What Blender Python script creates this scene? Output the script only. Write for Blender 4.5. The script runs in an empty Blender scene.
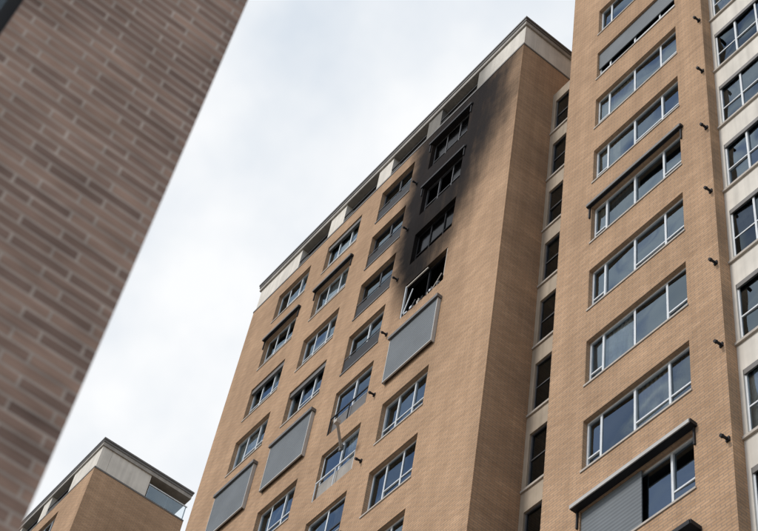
import bpy, math, random
from mathutils import Vector, Matrix
random.seed(23)
S=bpy.context.scene
GZ=-1.6
# ---------------- node helpers
class N:
    def __init__(s,name):
        s.m=bpy.data.materials.new(name); s.m.use_nodes=True
        s.t=s.m.node_tree; s.t.nodes.clear()
        s.out=s.t.nodes.new('ShaderNodeOutputMaterial')
    def n(s,typ,**k):
        x=s.t.nodes.new(typ)
        for a,b in k.items(): setattr(x,a,b)
        return x
    def l(s,a,b): s.t.links.new(a,b)
    def val(s,inp,v):
        if hasattr(v,'links') or isinstance(v,bpy.types.NodeSocket): s.l(v,inp)
        else: inp.default_value=v
    def math(s,op,a,b=0.0,clamp=False):
        x=s.n('ShaderNodeMath',operation=op,use_clamp=clamp); s.val(x.inputs[0],a); s.val(x.inputs[1],b); return x.outputs[0]
    def mr(s,v,a,b,c=0.0,d=1.0,smooth=True):
        x=s.n('ShaderNodeMapRange',interpolation_type='SMOOTHSTEP' if smooth else 'LINEAR')
        s.val(x.inputs[0],v); s.val(x.inputs[1],a); s.val(x.inputs[2],b); s.val(x.inputs[3],c); s.val(x.inputs[4],d); return x.outputs[0]
    def mix(s,f,a,b,typ='MIX'):
        x=s.n('ShaderNodeMix',data_type='RGBA',blend_type=typ)
        s.val(x.inputs[0],f); s.val(x.inputs[6],a); s.val(x.inputs[7],b); return x.outputs[2]
    def noise(s,vec,scale,detail=4,rough=.55):
        x=s.n('ShaderNodeTexNoise'); x.inputs['Scale'].default_value=scale; x.inputs['Detail'].default_value=detail
        x.inputs['Roughness'].default_value=rough
        if vec is not None: s.l(vec,x.inputs['Vector'])
        return x.outputs['Fac']
    def pbr(s,col,rough=.8,bump=None,bstr=.3,bdist=.01,**k):
        p=s.n('ShaderNodeBsdfPrincipled'); s.val(p.inputs['Base Color'],col); s.val(p.inputs['Roughness'],rough)
        for a,b in k.items(): s.val(p.inputs[a.replace('_',' ')],b)
        if bump is not None:
            bb=s.n('ShaderNodeBump'); bb.inputs['Strength'].default_value=bstr; bb.inputs['Distance'].default_value=bdist
            s.l(bump,bb.inputs['Height']); s.l(bb.outputs[0],p.inputs['Normal'])
        s.l(p.outputs[0],s.out.inputs[0]); return s.m
def C(r,g,b): return (r,g,b,1)
def walluv(m):
    tc=m.n('ShaderNodeTexCoord'); g=m.n('ShaderNodeNewGeometry')
    sn=m.n('ShaderNodeSeparateXYZ'); m.l(g.outputs['True Normal'],sn.inputs[0])
    sp=m.n('ShaderNodeSeparateXYZ'); m.l(tc.outputs['Object'],sp.inputs[0])
    isx=m.math('GREATER_THAN',m.math('ABSOLUTE',sn.outputs[0]),.7)
    isz=m.math('GREATER_THAN',m.math('ABSOLUTE',sn.outputs[2]),.7)
    u=m.math('ADD',m.math('MULTIPLY',sp.outputs[0],m.math('SUBTRACT',1.0,isx)),m.math('MULTIPLY',sp.outputs[1],isx))
    v=m.math('ADD',m.math('MULTIPLY',sp.outputs[2],m.math('SUBTRACT',1.0,isz)),m.math('MULTIPLY',sp.outputs[1],isz))
    cb=m.n('ShaderNodeCombineXYZ'); m.l(u,cb.inputs[0]); m.l(v,cb.inputs[1])
    return cb.outputs[0],tc.outputs['Object'],sp
def brick(name,c1,c2,mort,bw,rh,ms,soot=False,bstr=.5,var=.25,dirt=.3,fg=False):
    m=N(name); uv,obj,sp=walluv(m)
    b=m.n('ShaderNodeTexBrick'); m.l(uv,b.inputs['Vector'])
    for k,v in (('Scale',1.0),('Mortar Size',ms),('Mortar Smooth',.3),('Bias',0.0),('Brick Width',bw),('Row Height',rh)): b.inputs[k].default_value=v
    b.inputs['Color1'].default_value=c1; b.inputs['Color2'].default_value=c2; b.inputs['Mortar'].default_value=mort
    b.offset=.37 if fg else .5; b.offset_frequency=2
    col=b.outputs['Color']
    n1=m.noise(obj,.35,3); n2=m.noise(obj,2.3,4,.65)
    f=m.mr(n1,.3,.7,1-var*.5,1+var*.35,False); f2=m.mr(n2,.3,.7,1-var*.25,1+var*.25,False)
    ff=m.math('MULTIPLY',f,f2)
    mp=m.n('ShaderNodeMapping'); mp.inputs['Scale'].default_value=(1.6,1.6,.06); m.l(obj,mp.inputs[0])
    st=m.noise(mp.outputs[0],1.5,3,.6); ff=m.math('MULTIPLY',ff,m.mr(st,.35,.7,1.0,1-dirt*.5,False))
    mp2=m.n('ShaderNodeMapping'); mp2.inputs['Scale'].default_value=(.25,.25,5.5) if not fg else (2.5,2.5,14); m.l(obj,mp2.inputs[0])
    bd=m.noise(mp2.outputs[0],1.0,2,.7); ff=m.math('MULTIPLY',ff,m.mr(bd,.3,.7,.90,1.08,False) if not fg else m.mr(bd,.3,.7,.75,1.2,False))
    cb=m.n('ShaderNodeCombineXYZ'); 
    for i in range(3): m.l(ff,cb.inputs[i])
    col=m.mix(1.0,col,cb.outputs[0],'MULTIPLY')
    mp3=m.n('ShaderNodeMapping'); mp3.inputs['Scale'].default_value=(.5,.5,1.2); m.l(obj,mp3.inputs[0])
    rs=m.mr(m.noise(mp3.outputs[0],1.0,5,.7),.62,.75,0,.3)
    col=m.mix(rs,col,C(.18,.11,.065))
    if soot:
        x,z=sp.outputs[0],sp.outputs[2]
        nn=m.noise(obj,.6,6,.66); na=m.math('MULTIPLY',m.math('SUBTRACT',nn,.5),2.0)
        mps=m.n('ShaderNodeMapping'); mps.inputs['Scale'].default_value=(1.8,1.8,.30); mps.inputs['Rotation'].default_value=(0,math.radians(12),0); m.l(obj,mps.inputs[0])
        ns=m.noise(mps.outputs[0],1.0,5,.6); nb=m.math('MULTIPLY',m.math('SUBTRACT',ns,.5),2.0)
        xl=m.mr(z,40.0,44,-28.35,-29.2)
        xr=m.mr(z,40.4,47.5,-25.0,-22.1,False)
        a=m.mr(m.math('SUBTRACT',x,m.math('ADD',xl,m.math('MULTIPLY',na,.8))),-.6,.6)
        bb=m.mr(m.math('SUBTRACT',m.math('ADD',xr,m.math('ADD',m.math('MULTIPLY',na,1.3),m.math('MULTIPLY',nb,.6))),x),-.2,2.9)
        c=m.mr(m.math('ADD',z,m.math('MULTIPLY',na,1.4)),38.8,41.4)
        k=m.math('MULTIPLY',m.math('MULTIPLY',a,bb),c)
        k=m.math('MULTIPLY',m.math('POWER',k,.62),m.mr(ns,.2,.55,.90,1.0))
        tone=m.mr(nn,.35,.75,.0,1.0)
        col=m.mix(m.math('MULTIPLY',k,.985),col,m.mix(tone,C(.004,.004,.0045),C(.014,.0135,.0135)))
        k2=m.math('MULTIPLY',m.math('MULTIPLY',m.mr(x,-31.0,-28.5),m.mr(x,-22.6,-24.8)),m.mr(z,41.5,48))
        col=m.mix(m.math('MULTIPLY',m.math('MULTIPLY',k2,.8),ns),col,C(.035,.03,.03))
    hgt=m.math('ADD',m.math('MULTIPLY',b.outputs['Fac'],-1.0),m.math('MULTIPLY',n2,.3))
    return m.pbr(col,.92,hgt,bstr,.008,Specular_IOR_Level=.06)
M={}
BC=(C(.56,.36,.222),C(.485,.305,.182),C(.37,.265,.185),.26,.085,.015)
M['brick']=brick('tan_brick',*BC)
M['bricksoot']=brick('tan_brick_soot',*BC,soot=True)
M['brickfg']=brick('mauve_brick',C(.42,.28,.215),C(.235,.16,.13),C(.49,.40,.34),.27,.062,.008,bstr=.7,var=.45,fg=True)
def simple(name,c,rough=.6,sc=3.0,var=.15,streak=.0,metal=0.0,zsoot=False,spec=.4):
    m=N(name); tc=m.n('ShaderNodeTexCoord'); nz=m.noise(tc.outputs['Object'],sc,3,.6)
    f=m.mr(nz,.3,.7,1-var,1+var*.5,False)
    if streak:
        mp=m.n('ShaderNodeMapping'); mp.inputs['Scale'].default_value=(3,3,.15); m.l(tc.outputs['Object'],mp.inputs[0])
        f=m.math('MULTIPLY',f,m.mr(m.noise(mp.outputs[0],1.5,4),.4,.75,1.0,1-streak,False))
    if zsoot:
        sp=m.n('ShaderNodeSeparateXYZ'); m.l(tc.outputs['Object'],sp.inputs[0]); x=sp.outputs[0]
        k=m.math('MULTIPLY',m.mr(x,-31.0,-28.5),m.mr(x,-24.0,-26.0))
        f=m.math('MULTIPLY',f,m.mr(k,0,1,1,.28,False))
    cb=m.n('ShaderNodeCombineXYZ')
    for i in range(3): m.l(f,cb.inputs[i])
    return m.pbr(m.mix(1.0,c,cb.outputs[0],'MULTIPLY'),rough,Metallic=metal,Specular_IOR_Level=spec)
M['white']=simple('pale_render',C(.74,.69,.61),.85,1.2,.12,.2,spec=.15)
M['whitesoot']=simple('pale_render_sooty',C(.74,.69,.61),.85,1.2,.12,.2,zsoot=True,spec=.15)
M['beige']=simple('beige_panel',C(.46,.38,.29),.8,1.2,.15,.25,spec=.15)
M['cap']=simple('roof_edge_metal',C(.13,.12,.11),.5,2,.2)
M['fascia']=simple('roof_fascia',C(.36,.33,.29),.7,2,.2,.2)
M['frame']=simple('aluminium_frame',C(.66,.68,.69),.4,4,.1)
M['frameb']=simple('burnt_frame',C(.02,.02,.022),.8,4,.3,spec=.1)
M['frameg']=simple('bronze_frame',C(.09,.09,.095),.5,4,.2,spec=.2)
M['dark']=simple('dark_metal',C(.022,.022,.024),.6,4,.2,spec=.2)
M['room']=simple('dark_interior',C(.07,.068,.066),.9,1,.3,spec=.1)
M['void']=simple('charred_interior',C(.008,.0075,.0075),.95,1,.3,spec=.05)
M['curtain']=simple('curtain_cloth',C(.82,.82,.80),.9,6,.2,.25)
M['curtain2']=simple('cream_blind',C(.60,.54,.45),.9,6,.2,.2)
M['sill']=simple('stone_sill',C(.48,.43,.37),.8,3,.15)
def slats(name,c,pitch):
    m=N(name); tc=m.n('ShaderNodeTexCoord'); sp=m.n('ShaderNodeSeparateXYZ'); m.l(tc.outputs['Object'],sp.inputs[0])
    s=m.math('SINE',m.math('MULTIPLY',sp.outputs[2],2*math.pi/pitch))
    f=m.mr(s,-1,1,.86,1.05,False); f=m.math('MULTIPLY',f,m.mr(m.noise(tc.outputs['Object'],.8,4),.3,.7,.88,1.12,False))
    cb=m.n('ShaderNodeCombineXYZ')
    for i in range(3): m.l(f,cb.inputs[i])
    return m.pbr(m.mix(1.0,c,cb.outputs[0],'MULTIPLY'),.6,s,.4,.01,Specular_IOR_Level=.15)
M['shutter']=slats('grey_roller_blind',C(.165,.18,.19),.11)
M['shutterbox']=simple('blind_box',C(.46,.44,.41),.5,4,.1)
def glass(name,tint,ior,rough=.01,gc=C(.70,.87,1)):
    m=N(name); tr=m.n('ShaderNodeBsdfTransparent'); tr.inputs[0].default_value=tint
    gl=m.n('ShaderNodeBsdfGlossy'); gl.inputs['Color'].default_value=gc; gl.inputs['Roughness'].default_value=rough
    fr=m.n('ShaderNodeFresnel'); fr.inputs['IOR'].default_value=ior
    tc=m.n('ShaderNodeTexCoord'); nz=m.noise(tc.outputs['Object'],.7,0,.5)
    bp=m.n('ShaderNodeBump'); bp.inputs['Strength'].default_value=1.0; bp.inputs['Distance'].default_value=.065
    m.l(nz,bp.inputs['Height']); m.l(bp.outputs[0],gl.inputs['Normal'])
    mx=m.n('ShaderNodeMixShader'); m.l(fr.outputs[0],mx.inputs[0]); m.l(tr.outputs[0],mx.inputs[1]); m.l(gl.outputs[0],mx.inputs[2])
    m.l(mx.outputs[0],m.out.inputs[0]); return m.m
M['glass']=glass('window_glass',C(.90,.94,.95),2.5)
M['glass2']=glass('window_glass_tinted',C(.45,.48,.52),2.1)
M['glass3']=glass('window_glass_dull',C(.30,.33,.37),1.6)
M['glassb']=glass('sooty_glass',C(.08,.08,.08),1.3,.12,C(.6,.6,.6))
# ---------------- mesh builder
class B:
    def __init__(s): s.v=[];s.f=[];s.mi=[];s.mats=[]
    def mat(s,k):
        if k not in s.mats: s.mats.append(k)
        return s.mats.index(k)
    def quad(s,p,k):
        n=len(s.v); s.v+=list(p); s.f.append(tuple(range(n,n+len(p)))); s.mi.append(s.mat(k))
    def box(s,x0,x1,y0,y1,z0,z1,k,M4=None):
        c=[Vector((x,y,z)) for z in (z0,z1) for y in (y0,y1) for x in (x0,x1)]
        if M4: c=[M4@p for p in c]
        n=len(s.v); s.v+=[tuple(p) for p in c]
        for f in ((0,2,3,1),(4,5,7,6),(0,1,5,4),(2,6,7,3),(0,4,6,2),(1,3,7,5)):
            s.f.append(tuple(n+i for i in f)); s.mi.append(s.mat(k))
    def cyl(s,p0,p1,r,k,seg=10,r1=None):
        p0=Vector(p0);p1=Vector(p1);d=(p1-p0).normalized();a=d.orthogonal().normalized();b=d.cross(a); r1=r if r1 is None else r1
        n=len(s.v)
        for p,rr in ((p0,r),(p1,r1)):
            for i in range(seg):
                t=2*math.pi*i/seg; s.v.append(tuple(p+a*math.cos(t)*rr+b*math.sin(t)*rr))
        for i in range(seg):
            j=(i+1)%seg; s.f.append((n+i,n+j,n+seg+j,n+seg+i)); s.mi.append(s.mat(k))
        s.f.append(tuple(n+i for i in reversed(range(seg)))); s.mi.append(s.mat(k))
        s.f.append(tuple(n+seg+i for i in range(seg))); s.mi.append(s.mat(k))
    def make(s,name,parent=None):
        if not s.f: return
        me=bpy.data.meshes.new(name); me.from_pydata(s.v,[],s.f)
        for k in s.mats: me.materials.append(M[k])
        me.polygons.foreach_set('material_index',s.mi); me.update()
        o=bpy.data.objects.new(name,me); S.collection.objects.link(o)
        if parent: o.parent=parent
        return o
def empty(name):
    o=bpy.data.objects.new(name,None); S.collection.objects.link(o); return o
def wall(b,x0,x1,z0,z1,Y,ops,k,reveal=.24,rk=None):
    xs=sorted(set([x0,x1]+[v for o in ops for v in o[:2]])); zs=sorted(set([z0,z1]+[v for o in ops for v in o[2:4]]))
    for i in range(len(xs)-1):
        for j in range(len(zs)-1):
            cx=(xs[i]+xs[i+1])/2; cz=(zs[j]+zs[j+1])/2
            if any(o[0]<cx<o[1] and o[2]<cz<o[3] for o in ops): continue
            b.quad([(xs[i],Y,zs[j]),(xs[i+1],Y,zs[j]),(xs[i+1],Y,zs[j+1]),(xs[i],Y,zs[j+1])],k)
    rk=rk or k
    for o in ops:
        a,c,d,e=o[:4]; r=o[4] if len(o)>4 else reveal
        b.quad([(a,Y,d),(a,Y,e),(a,Y+r,e),(a,Y+r,d)],rk); b.quad([(c,Y,d),(c,Y+r,d),(c,Y+r,e),(c,Y,e)],rk)
        b.quad([(a,Y,e),(c,Y,e),(c,Y+r,e),(a,Y+r,e)],rk); b.quad([(a,Y,d),(a,Y+r,d),(c,Y+r,d),(c,Y,d)],rk)
def window(P,x0,x1,z0,z1,Y,cols=(0,.33,.67,1),tr=.3,fk='frame',gk=None,depth=.16,curt=.5,roomk='room',trcols=None,ft=.06,skip=(),tilt=.02,openp=.0):
    F,G,I=P['frames'],P['glazing'],P['interiors']; w=x1-x0;h=z1-z0; ya=Y+depth; yb=ya+.07
    F.box(x0,x1,ya,yb,z0,z0+ft,fk); F.box(x0,x1,ya,yb,z1-ft,z1,fk)
    F.box(x0,x0+ft,ya+.003,yb-.003,z0+ft,z1-ft,fk); F.box(x1-ft,x1,ya+.003,yb-.003,z0+ft,z1-ft,fk)
    for c in cols[1:-1]:
        F.box(x0+w*c-ft*.55,x0+w*c+ft*.55,ya+.003,yb-.003,z0+ft,z1-ft,fk)
    zt=z0+h*tr
    for i in range(len(cols)-1):
        a=x0+w*cols[i]+ft*.5; c=x0+w*cols[i+1]-ft*.5
        pr=[(z0+ft,z1-ft)]
        if tr and (trcols is None or i in trcols):
            F.box(a+.002,c-.002,ya+.008,yb-.008,zt-ft*.4,zt+ft*.4,fk); pr=[(z0+ft,zt),(zt,z1-ft)]
        if i in skip: continue
        g0=gk or random.choice(['glass','glass','glass','glass2'])
        for p in pr:
            if openp and random.random()<openp: continue
            t=[random.uniform(-tilt,tilt) for _ in range(3)]; yg=(ya+yb)/2
            G.quad([(a,yg+t[0],p[0]),(c,yg+t[1],p[0]),(c,yg+t[1]+t[2]*.5,p[1]),(a,yg+t[0]+t[2]*.5,p[1])],g0)
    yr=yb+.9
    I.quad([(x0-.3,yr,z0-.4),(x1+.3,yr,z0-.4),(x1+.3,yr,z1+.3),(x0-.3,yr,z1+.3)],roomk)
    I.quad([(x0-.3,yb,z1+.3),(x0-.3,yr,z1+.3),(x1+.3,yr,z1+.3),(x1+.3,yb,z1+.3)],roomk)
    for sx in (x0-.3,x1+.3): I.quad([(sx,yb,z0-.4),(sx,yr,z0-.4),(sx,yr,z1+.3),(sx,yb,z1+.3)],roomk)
    if random.random()<curt:
        k=random.choice(['curtain','curtain','curtain2']); r=random.random()
        segs=[(x0,x0+w*random.uniform(.2,.6))] if r<.4 else ([(x0+w*random.uniform(.4,.75),x1)] if r<.7 else [(x0,x1)])
        dz=0 if r<.8 else h*random.uniform(.3,.6)
        for a,c in segs:
            n=max(6,int((c-a)/.07)); 
            for i in range(n):
                xa=a+(c-a)*i/n; xb=a+(c-a)*(i+1)/n; ya2=yb+.05+(.03 if i%2 else 0); yb2=yb+.05+(0 if i%2 else .03)
                I.quad([(xa,ya2,z0+dz),(xb,yb2,z0+dz),(xb,yb2,z1),(xa,ya2,z1)],k)
def sill(P,x0,x1,z,Y,k='sill'):
    P['frames'].box(x0-.03,x1+.03,Y-.03,Y+.125,z-.055,z+.004,k)
def blind(P,x0,x1,z0,z1,Y,full=1.0,box='shutterbox',out=.10):
    Q=P['roller_blinds']
    Q.box(x0-.08,x1+.08,Y-.20,Y+.02,z1-.02,z1+.12,'cap' if full==1.0 else box)
    if full>0:
        zb=z1-(z1-z0)*full
        Q.box(x0,x1,Y-out-.02,Y-out,zb,z1-.022,'shutter')
        Q.box(x0-.02,x1+.02,Y-out-.04,Y-out+.01,zb-.05,zb-.002,box)
        Q.box(x0-.04,x0-.003,Y-out-.03,Y-.003,zb-.05,z1-.023,box); Q.box(x1+.003,x1+.04,Y-out-.03,Y-.003,zb-.05,z1-.023,box)
def awning(P,x0,x1,z1,Y,k='dark',o=.20,lip='shutterbox'):
    """closed awning cassette over a window head"""
    Q=P['roller_blinds']
    Q.box(x0-.12,x1+.12,Y-o,Y-.002,z1+.02,z1+.13,k)
    Q.box(x0-.10,x1+.10,Y-o-.03,Y-o-.002,z1+.0,z1+.11,lip)
    for x in (x0-.05,x1+.05): Q.box(x-.02,x+.02,Y-.05,Y-.003,z1-.5,z1+.018,k)
def scupper(P,x,z,Y,k='dark'):
    Q=P['fittings']
    Q.box(x-.05,x+.05,Y-.04,Y+.001,z-.06,z+.06,k)
    Q.cyl((x,Y-.035,z),(x,Y-.17,z-.025),.035,k,10)
    Q.cyl((x,Y-.165,z-.025),(x,Y-.23,z-.04),.05,k,10,.04)
def parts(): return {k:B() for k in ('walls','frames','glazing','interiors','roller_blinds','railings','fittings','roof')}
def finish(name,P):
    e=empty(name)
    for k,b in P.items(): b.make(k,e)
    return e
PIT=3.0
def slabtower(name,xo,Y,burnt,depth,railface=False):
    P=parts(); W=P['walls']; bk='bricksoot' if burnt else 'brick'; wk='whitesoot' if burnt else 'white'
    x0,x1=-40.7+xo,-22.9+xo; ztop=51.0
    cols={'A':-27.0,'B':-30.3,'C':-33.8,'D':-37.3}
    ops=[];wins=[]
    for r in range(16):
        zc=49.2-PIT*r
        for c,xc in cols.items():
            xc+=xo
            if c=='B': o=(xc-1.05,xc+1.05,zc-1.15,zc+.95,.26)
            else: o=(xc-1.15,xc+1.15,zc-.92,zc+.88,.22)
            ops.append(o); wins.append((r,c,xc,zc,o))
    wall(W,x0,x1,GZ,ztop,Y,ops,bk)
    W.quad([(x1,Y,GZ),(x1,Y+depth,GZ),(x1,Y+depth,ztop),(x1,Y,ztop)],'brick')
    W.quad([(x0,Y,GZ),(x0,Y,ztop),(x0,Y+depth,ztop),(x0,Y+depth,GZ)],'brick')
    W.quad([(x0,Y+depth,GZ),(x0,Y+depth,ztop),(x1,Y+depth,ztop),(x1,Y+depth,GZ)],'brick')
    W.quad([(x0,Y,ztop),(x1,Y,ztop),(x1,Y+depth,ztop),(x0,Y+depth,ztop)],'beige')
    for r,c,xc,zc,o in wins:
        a,b,d,e=o[:4]
        if burnt and c=='A' and r<4:
            if r==3:
                window(P,a,b,d,e,Y,fk='frameb',curt=0,roomk='void',skip=(0,1,2),tr=0,cols=(0,.5,1),ft=.05)
                F=P['frames']
                F.box(a+.003,a+.05,Y+.02,Y+.08,d+.02,e-.01,'frame')
                F.box(a+.053,b-1.1,Y+.03,Y+.07,e-.09,e-.03,'sill')
                F.box(b-.06,b-.003,Y+.02,Y+.08,d+.3,e-.02,'sill')
                F.cyl((a+.10,Y+.02,d+.02),(a+.30,Y+.14,e-.3),.022,'frame',8)
                F.cyl((b-.55,Y+.0,d),(b-.35,Y+.14,d+.8),.02,'sill',8)
                F.cyl((a+.4,Y+.05,d),(a+.55,Y+.16,d+.7),.02,'frameg',8)
                for i in range(30):
                    xx=random.uniform(a,b-.15); F.box(xx,xx+random.uniform(.03,.14),Y-random.uniform(.0,.03),Y+.1,d-random.uniform(.0,.04),d+random.uniform(.02,.16),random.choice(['sill','frameb','frame','frameb','frameg']))
            else:
                window(P,a,b,d,e,Y,fk='frameb' if r==2 else 'frameg',gk='glassb',curt=0,roomk='void',tr=.35,openp=.3,ft=.045)
                if r!=2: awning(P,a-.02,b+.02,e,Y,'dark',.06,'dark')
            continue
        R=P['railings']
        if c=='B':
            dk=burnt and r<4
            if dk:
                window(P,a,b,d+.05,e,Y,cols=(0,.5,1),tr=.42,fk='frameg' if r<3 else 'frame',gk='glass3',depth=.16,curt=.0)
                R.box(a+.003,b-.003,Y+.04,Y+.07,d+.02,d+.78,'dark')
                R.box(a-.02,b+.02,Y-.03,Y+.036,d-.02,d+.04,'cap')
                R.box(a+.003,b-.003,Y+.01,Y+.036,d+.82,d+.86,'frameg')
            else:
                window(P,a,b,d+.75,e,Y,cols=(0,.5,1),tr=0,fk='frame',depth=.12,curt=.5)
                W.box(a+.002,b-.002,Y+.10,Y+.25,d,d+.745,'fascia' if r%2 else 'cap')
                rk='dark' if r%2==0 else 'frame'
                R.box(a+.003,b-.003,Y-.0,Y+.04,d+.80,d+.85,rk)
                for x in (a+.003,(a+b)/2,b-.033): R.box(x,x+.03,Y+.008,Y+.04,d+.005,d+.797,rk)
            scupper(P,b+.5,d-.05,Y)
            continue
        window(P,a,b,d,e,Y,tr=.36,cols=(0,.3,.65,1),trcols=(0,1,2) if random.random()<.5 else (1,2),curt=.55,ft=.055)
        sill(P,a,b,d,Y)
        if burnt and (r==4): blind(P,a-.05,b+.05,d-.2,e+.1,Y)
        elif burnt and (c,r) in (('C',1),('D',1)): awning(P,a,b,e,Y,'dark',.12,'cap')
        elif burnt and (c,r) in (('C',3),('D',2),('C',0)): P['roller_blinds'].box(a+.01,b-.01,Y+.05,Y+.13,e-.25,e-.003,'cap')
        elif (not burnt) and random.random()<.2: blind(P,a,b,d,e,Y,random.choice([0,.5,1]))
    zr=52.72
    for a,b in ((-25.7,-22.9),(-28.8,-27.95),(-32.05,-31.1),(-35.4,-34.3),(-40.7,-37.5)):
        W.box(a+xo+(.04 if a<-40 else 0),b+xo-(.04 if b>-23 else 0),Y+.04,Y+.6,ztop+.002,zr,wk)
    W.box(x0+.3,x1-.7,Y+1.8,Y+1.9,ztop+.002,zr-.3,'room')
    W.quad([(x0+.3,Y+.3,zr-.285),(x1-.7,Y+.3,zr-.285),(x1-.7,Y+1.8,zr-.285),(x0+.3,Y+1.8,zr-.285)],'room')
    for a,b in ((-27.95,-25.7),(-31.1,-28.8),(-34.3,-32.05),(-37.5,-35.4)):
        P['railings'].box(a+xo+.002,b+xo-.002,Y+.05,Y+.09,ztop+.6,ztop+.65,'dark')
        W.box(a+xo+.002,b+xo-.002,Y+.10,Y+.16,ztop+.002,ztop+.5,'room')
    if railface:
        W.box(x1-.6,x1-.042,Y+.61,Y+2.9,ztop+.002,zr,'white')
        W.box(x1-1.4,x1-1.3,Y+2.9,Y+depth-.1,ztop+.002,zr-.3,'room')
        P['glazing'].quad([(x1-.03,Y+2.95,ztop+.05),(x1-.03,Y+depth-.05,ztop+.05),(x1-.03,Y+depth-.05,ztop+.9),(x1-.03,Y+2.95,ztop+.9)],'glass')
        P['railings'].box(x1-.05,x1,Y+2.92,Y+depth-.02,ztop+.905,ztop+.96,'frame')
        for i in range(3):
            yy=Y+2.95+i*(depth-3.05)/2; P['railings'].box(x1-.07,x1-.035,yy,yy+.04,ztop,ztop+.9,'frame')
    else:
        W.box(x1-.6,x1-.042,Y+.61,Y+depth-.1,ztop+.002,zr,'white')
    P['roof'].box(x0-.06,x1+.06,Y-.06,Y+depth+.06,zr+.002,zr+.14,'cap')
    P['roof'].box(x0-.03,x1+.03,Y-.03,Y+depth+.03,zr-.22,zr,'fascia')
    P['roof'].box(x0-.09,x1+.09,Y-.09,Y+depth+.09,zr+.142,zr+.24,'cap')
    P['roof'].box(x0-.02,x1+.02,Y-.02,Y+.04,ztop-.04,ztop+.05,'cap')
    P['roof'].box(x1-.04,x1+.02,Y+.043,Y+depth,ztop-.04,ztop+.05,'cap')
    if burnt:
        xb=-30.3; zb=49.2-PIT*5
        P['fittings'].cyl((xb+.2,Y-.05,zb+.35),(xb+1.0,Y-.8,zb+.35),.05,'sill',10)
        P['fittings'].box(xb+.92,xb+1.08,Y-.88,Y-.72,zb+.28,zb+.42,'sill')
        P['fittings'].box(xb+.12,xb+.28,Y-.08,Y-.0,zb+.25,zb+.45,'cap')
    return finish(name,P)
slabtower('apartment_tower',0,16.2,True,13.0)
# ---------------- taller tower on the right, with stair link
P=parts(); W=P['walls']; YR=16.4; xa,xb=-20.3,-14.4; ZT=64.0
ops=[]; wins=[]
PR=2.975
for k in range(-8,13):
    zb=25.68+PR*k
    if zb<0: continue
    o=(-18.95,-15.45,zb-.03,zb+1.66,.20); ops.append(o); wins.append((k,o))
wall(W,xa,xb,GZ,ZT,YR,ops,'brick')
for k,o in wins:
    a,b,d,e=o[:4]
    window(P,a,b,d,e,YR,cols=(0,.14,.46,.78,1),tr=.28,trcols=(0,3) if k%2 else (0,2,3),curt=.85,depth=.13)
    sill(P,a,b,d,YR)
    if k==3: awning(P,a,b,e,YR,'dark',.10,'cap')
    if k==6:
        P['roller_blinds'].box(a+.005,b-.005,YR+.08,YR+.11,d+.7,e-.005,'shutter')
    if k==-1:
        awning(P,a,b,e,YR,'dark',.20)
        P['roller_blinds'].box(a+.004,a+1.9,YR+.05,YR+.08,d+.01,e-.01,'shutter')
    if k==-2:
        awning(P,b-1.3,b,e,YR,'dark',.3,'dark')
YB=30
W.quad([(xa,YR,GZ),(xa,YR,ZT),(xa,YB,ZT),(xa,YB,GZ)],'brick')
xe=-3.2
W.quad([(xe,YR,GZ),(xe,YB,GZ),(xe,YB,ZT),(xe,YR,ZT)],'brick')
W.quad([(xa,YB,GZ),(xa,YB,ZT),(xe,YB,ZT),(xe,YB,GZ)],'brick')
W.quad([(xa,YR,ZT),(xe,YR,ZT),(xe,YB,ZT),(xa,YB,ZT)],'beige')
P['roof'].box(xa-.1,xe+.1,YR-.1,YB+.1,ZT+.003,ZT+.4,'cap')
YG=16.75; g0,g1=xb,-9.6; gops=[]
for k in range(-8,14):
    zb=23.6+PR*k
    if zb<-1: continue
    gops.append((g0+.12,g1-.12,zb,zb+2.0,.1))
wall(W,g0,g1,GZ,ZT,YG,gops,'white')
for sx in (g0,g1): W.quad([(sx,YR,GZ),(sx,YG,GZ),(sx,YG,ZT),(sx,YR,ZT)],'brick')
for i,o in enumerate(gops):
    a,b,d,e=o[:4]
    window(P,a,b,d,e,YG,cols=(0,.16,.33,.5,.67,.84,1),tr=.42,depth=.04,curt=.4,ft=.055,trcols=None,gk=['glass2','glass3','glass'][i%3])
    P['frames'].box(g0+.002,g1-.002,YG-.06,YG-.001,d-.10,d-.02,'sill')
    P['roller_blinds'].box(g0+.14,g1-.14,YG+.0,YG+.036,e-.16,e-.003,'cap')
    scupper(P,g0-.10,d-.25,YR)
ops2=[(-8.0,-4.6,o[2],o[3],.24) for _,o in wins]
wall(W,g1,xe,GZ,ZT,YR,ops2,'brick')
for o in ops2:
    window(P,*o[:4],YR,cols=(0,.14,.46,.78,1),tr=.28,curt=.6)
YL=17.78; ops3=[]
for k in range(16):
    zc=47.4-2.93*k
    ops3.append((-22.72,-21.2,zc-1.05,zc+.98,.12))
wall(W,-22.898,-20.302,GZ,49.0,YL,ops3,'beige')
W.quad([(-22.898,YL,49),(-20.302,YL,49),(-20.302,YB,49),(-22.898,YB,49)],'beige')
for o in ops3:
    window(P,*o[:4],YL,cols=(0,.5,1),tr=.5,gk='glass3',depth=.06,curt=.1,fk='frameg',ft=.045)
    P['frames'].box(-22.88,-20.32,YL-.05,YL-.002,o[2]-.14,o[2]-.06,'sill')
finish('apartment_tower',P)
slabtower('apartment_tower',-31.1,16.05,False,5.2,True)
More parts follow.
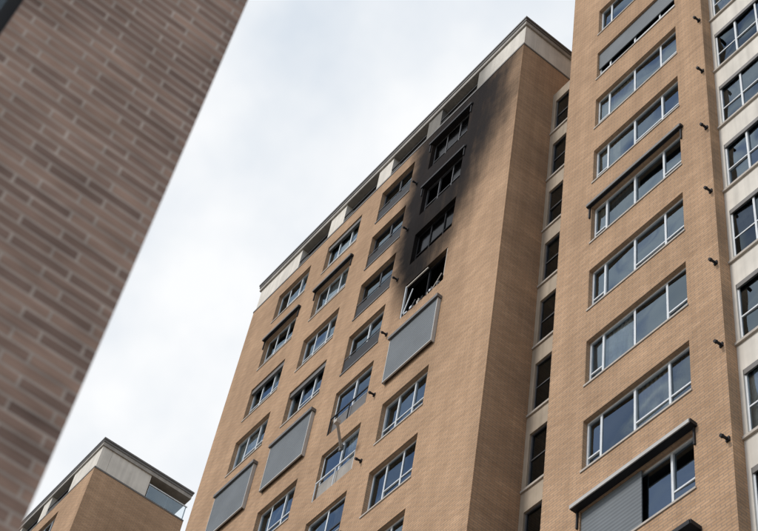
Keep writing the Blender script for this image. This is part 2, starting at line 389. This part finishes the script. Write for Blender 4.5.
# ---------------- foreground brick building
X=-4.0; Ye=1.03
def swap(b0,Xp):
    b=B(); b.mats=b0.mats; b.f=b0.f; b.mi=b0.mi
    b.v=[(Xp-p[1],p[0],p[2]) for p in b0.v]; return b
Q=parts()
fo=[(-2.2,.09,GZ+1.0,GZ+2.75,.2),(-2.2,.09,4.75,7.9,.2),(-2.2,.09,9.6,11.4,.2)]+[(-6.2,-4.0,GZ+1.0+k*3.1,GZ+2.75+k*3.1,.2) for k in range(4)]
wall(Q['walls'],-13,Ye,GZ,13.5,0,fo,'brickfg')
for o in fo: window(Q,*o[:4],0,fk='dark',gk='glass3',cols=(0,.5,1),tr=0,curt=.3)
for k in Q: Q[k]=swap(Q[k],X)
W=Q['walls']
W.quad([(X,Ye,GZ),(-13,Ye,GZ),(-13,Ye,13.5),(X,Ye,13.5)],'brickfg')
W.quad([(X,-13,GZ),(X,-13,13.5),(-13,-13,13.5),(-13,-13,GZ)],'brickfg')
W.quad([(-13,-13,GZ),(-13,-13,13.5),(-13,Ye,13.5),(-13,Ye,GZ)],'brickfg')
Q['roof'].box(-13.1,X+.1,-13.1,Ye+.1,13.502,13.8,'cap')
finish('brick_building',Q)
# ---------------- ground
def sheet(name,x0,x1,y0,y1,z,mat,thick=0):
    b=B()
    if thick: b.box(x0,x1,y0,y1,z-thick,z,mat)
    else: b.quad([(x0,y0,z),(x1,y0,z),(x1,y1,z),(x0,y1,z)],mat)
    return b.make(name)
M['asph']=simple('asphalt',C(.05,.05,.052),.9,8,.3)
M['pave']=brick('paving',C(.26,.25,.24),C(.21,.205,.2),C(.12,.12,.12),.4,.4,.01)
M['grnd']=simple('ground_surface',C(.14,.13,.11),.95,.4,.3)
M['paint']=simple('road_paint',C(.75,.75,.72),.7,5,.2)
sheet('ground',-1500,1500,-1500,1500,GZ-.15,'grnd')
sheet('road',-400,400,4.2,11.2,GZ-.146,'asph')
sheet('pavement',-400,400,11.2,34,GZ,'pave',.145)
sheet('pavement',-400,400,-30,4.2,GZ,'pave',.145)
b=B()
for i in range(-40,41): b.quad([(i*6,7.64,GZ-.142),(i*6+3,7.64,GZ-.142),(i*6+3,7.76,GZ-.142),(i*6,7.76,GZ-.142)],'paint')
b.make('road_markings')
# ---------------- sky
w=bpy.data.worlds.new('World'); S.world=w; w.use_nodes=True; t=w.node_tree; t.nodes.clear()
def nn(ty,**k):
    x=t.nodes.new(ty)
    for a,b_ in k.items(): setattr(x,a,b_)
    return x
sunv=Vector((-.18,-.92,.78)).normalized()
out=nn('ShaderNodeOutputWorld'); sky=nn('ShaderNodeTexSky',sky_type='NISHITA',sun_disc=False)
sky.sun_elevation=math.asin(sunv.z); sky.sun_rotation=math.atan2(sunv.x,sunv.y)
b1=nn('ShaderNodeBackground'); b1.inputs[1].default_value=.15; t.links.new(sky.outputs[0],b1.inputs[0])
tc=nn('ShaderNodeTexCoord')
no=nn('ShaderNodeTexNoise'); no.inputs['Scale'].default_value=6.5; no.inputs['Detail'].default_value=6; no.inputs['Roughness'].default_value=.55; no.inputs['Distortion'].default_value=.3
t.links.new(tc.outputs['Generated'],no.inputs['Vector'])
sp=nn('ShaderNodeSeparateXYZ'); t.links.new(tc.outputs['Generated'],sp.inputs[0])
thr=nn('ShaderNodeMapRange'); t.links.new(sp.outputs[1],thr.inputs[0])
for i,v in ((1,-.40),(2,.12),(3,-.035),(4,.27)): thr.inputs[i].default_value=v
ad=nn('ShaderNodeMath',operation='ADD'); t.links.new(no.outputs['Fac'],ad.inputs[0]); t.links.new(thr.outputs[0],ad.inputs[1])
mk=nn('ShaderNodeMapRange',interpolation_type='SMOOTHSTEP'); t.links.new(ad.outputs[0],mk.inputs[0]); mk.inputs[1].default_value=.42; mk.inputs[2].default_value=.60
mk.inputs[4].default_value=.97
no2=nn('ShaderNodeTexNoise'); no2.inputs['Scale'].default_value=4.5; no2.inputs['Detail'].default_value=5; no2.inputs['Roughness'].default_value=.5
t.links.new(tc.outputs['Generated'],no2.inputs['Vector'])
cr=nn('ShaderNodeValToRGB'); t.links.new(no2.outputs['Fac'],cr.inputs[0])
cr.color_ramp.elements[0].position=.38; cr.color_ramp.elements[0].color=(.69,.75,.82,1)
cr.color_ramp.elements[1].position=.58; cr.color_ramp.elements[1].color=(.94,.95,.96,1)
b2=nn('ShaderNodeBackground'); t.links.new(cr.outputs[0],b2.inputs[0]); b2.inputs[1].default_value=1.07
mx=nn('ShaderNodeMixShader'); t.links.new(mk.outputs[0],mx.inputs[0]); t.links.new(b1.outputs[0],mx.inputs[1]); t.links.new(b2.outputs[0],mx.inputs[2])
t.links.new(mx.outputs[0],out.inputs[0])
ld=bpy.data.lights.new('sun','SUN'); ld.energy=2.0; ld.angle=math.radians(12); ld.color=(1,.97,.93)
lo=bpy.data.objects.new('sun',ld); S.collection.objects.link(lo); lo.rotation_euler=sunv.to_track_quat('Z','Y').to_euler(); lo.location=(0,-20,80)
# ---------------- camera
cam=bpy.data.cameras.new('camera'); co=bpy.data.objects.new('camera',cam); S.collection.objects.link(co)
zc=Vector((.5403,-.2886,-.7905)).normalized(); xc=Vector((.6098,.7816,.1315)); xc=(xc-zc*xc.dot(zc)).normalized(); yc=zc.cross(xc)
co.matrix_world=Matrix(((xc.x,yc.x,zc.x,0),(xc.y,yc.y,zc.y,0),(xc.z,yc.z,zc.z,0),(0,0,0,1)))
cam.sensor_width=36; cam.lens=36*1539/758; cam.clip_end=5000; cam.clip_start=.05
cam.dof.use_dof=True; cam.dof.focus_distance=48; cam.dof.aperture_fstop=3.4
S.camera=co
S.view_settings.view_transform='Standard'; S.view_settings.look='None'; S.view_settings.exposure=0
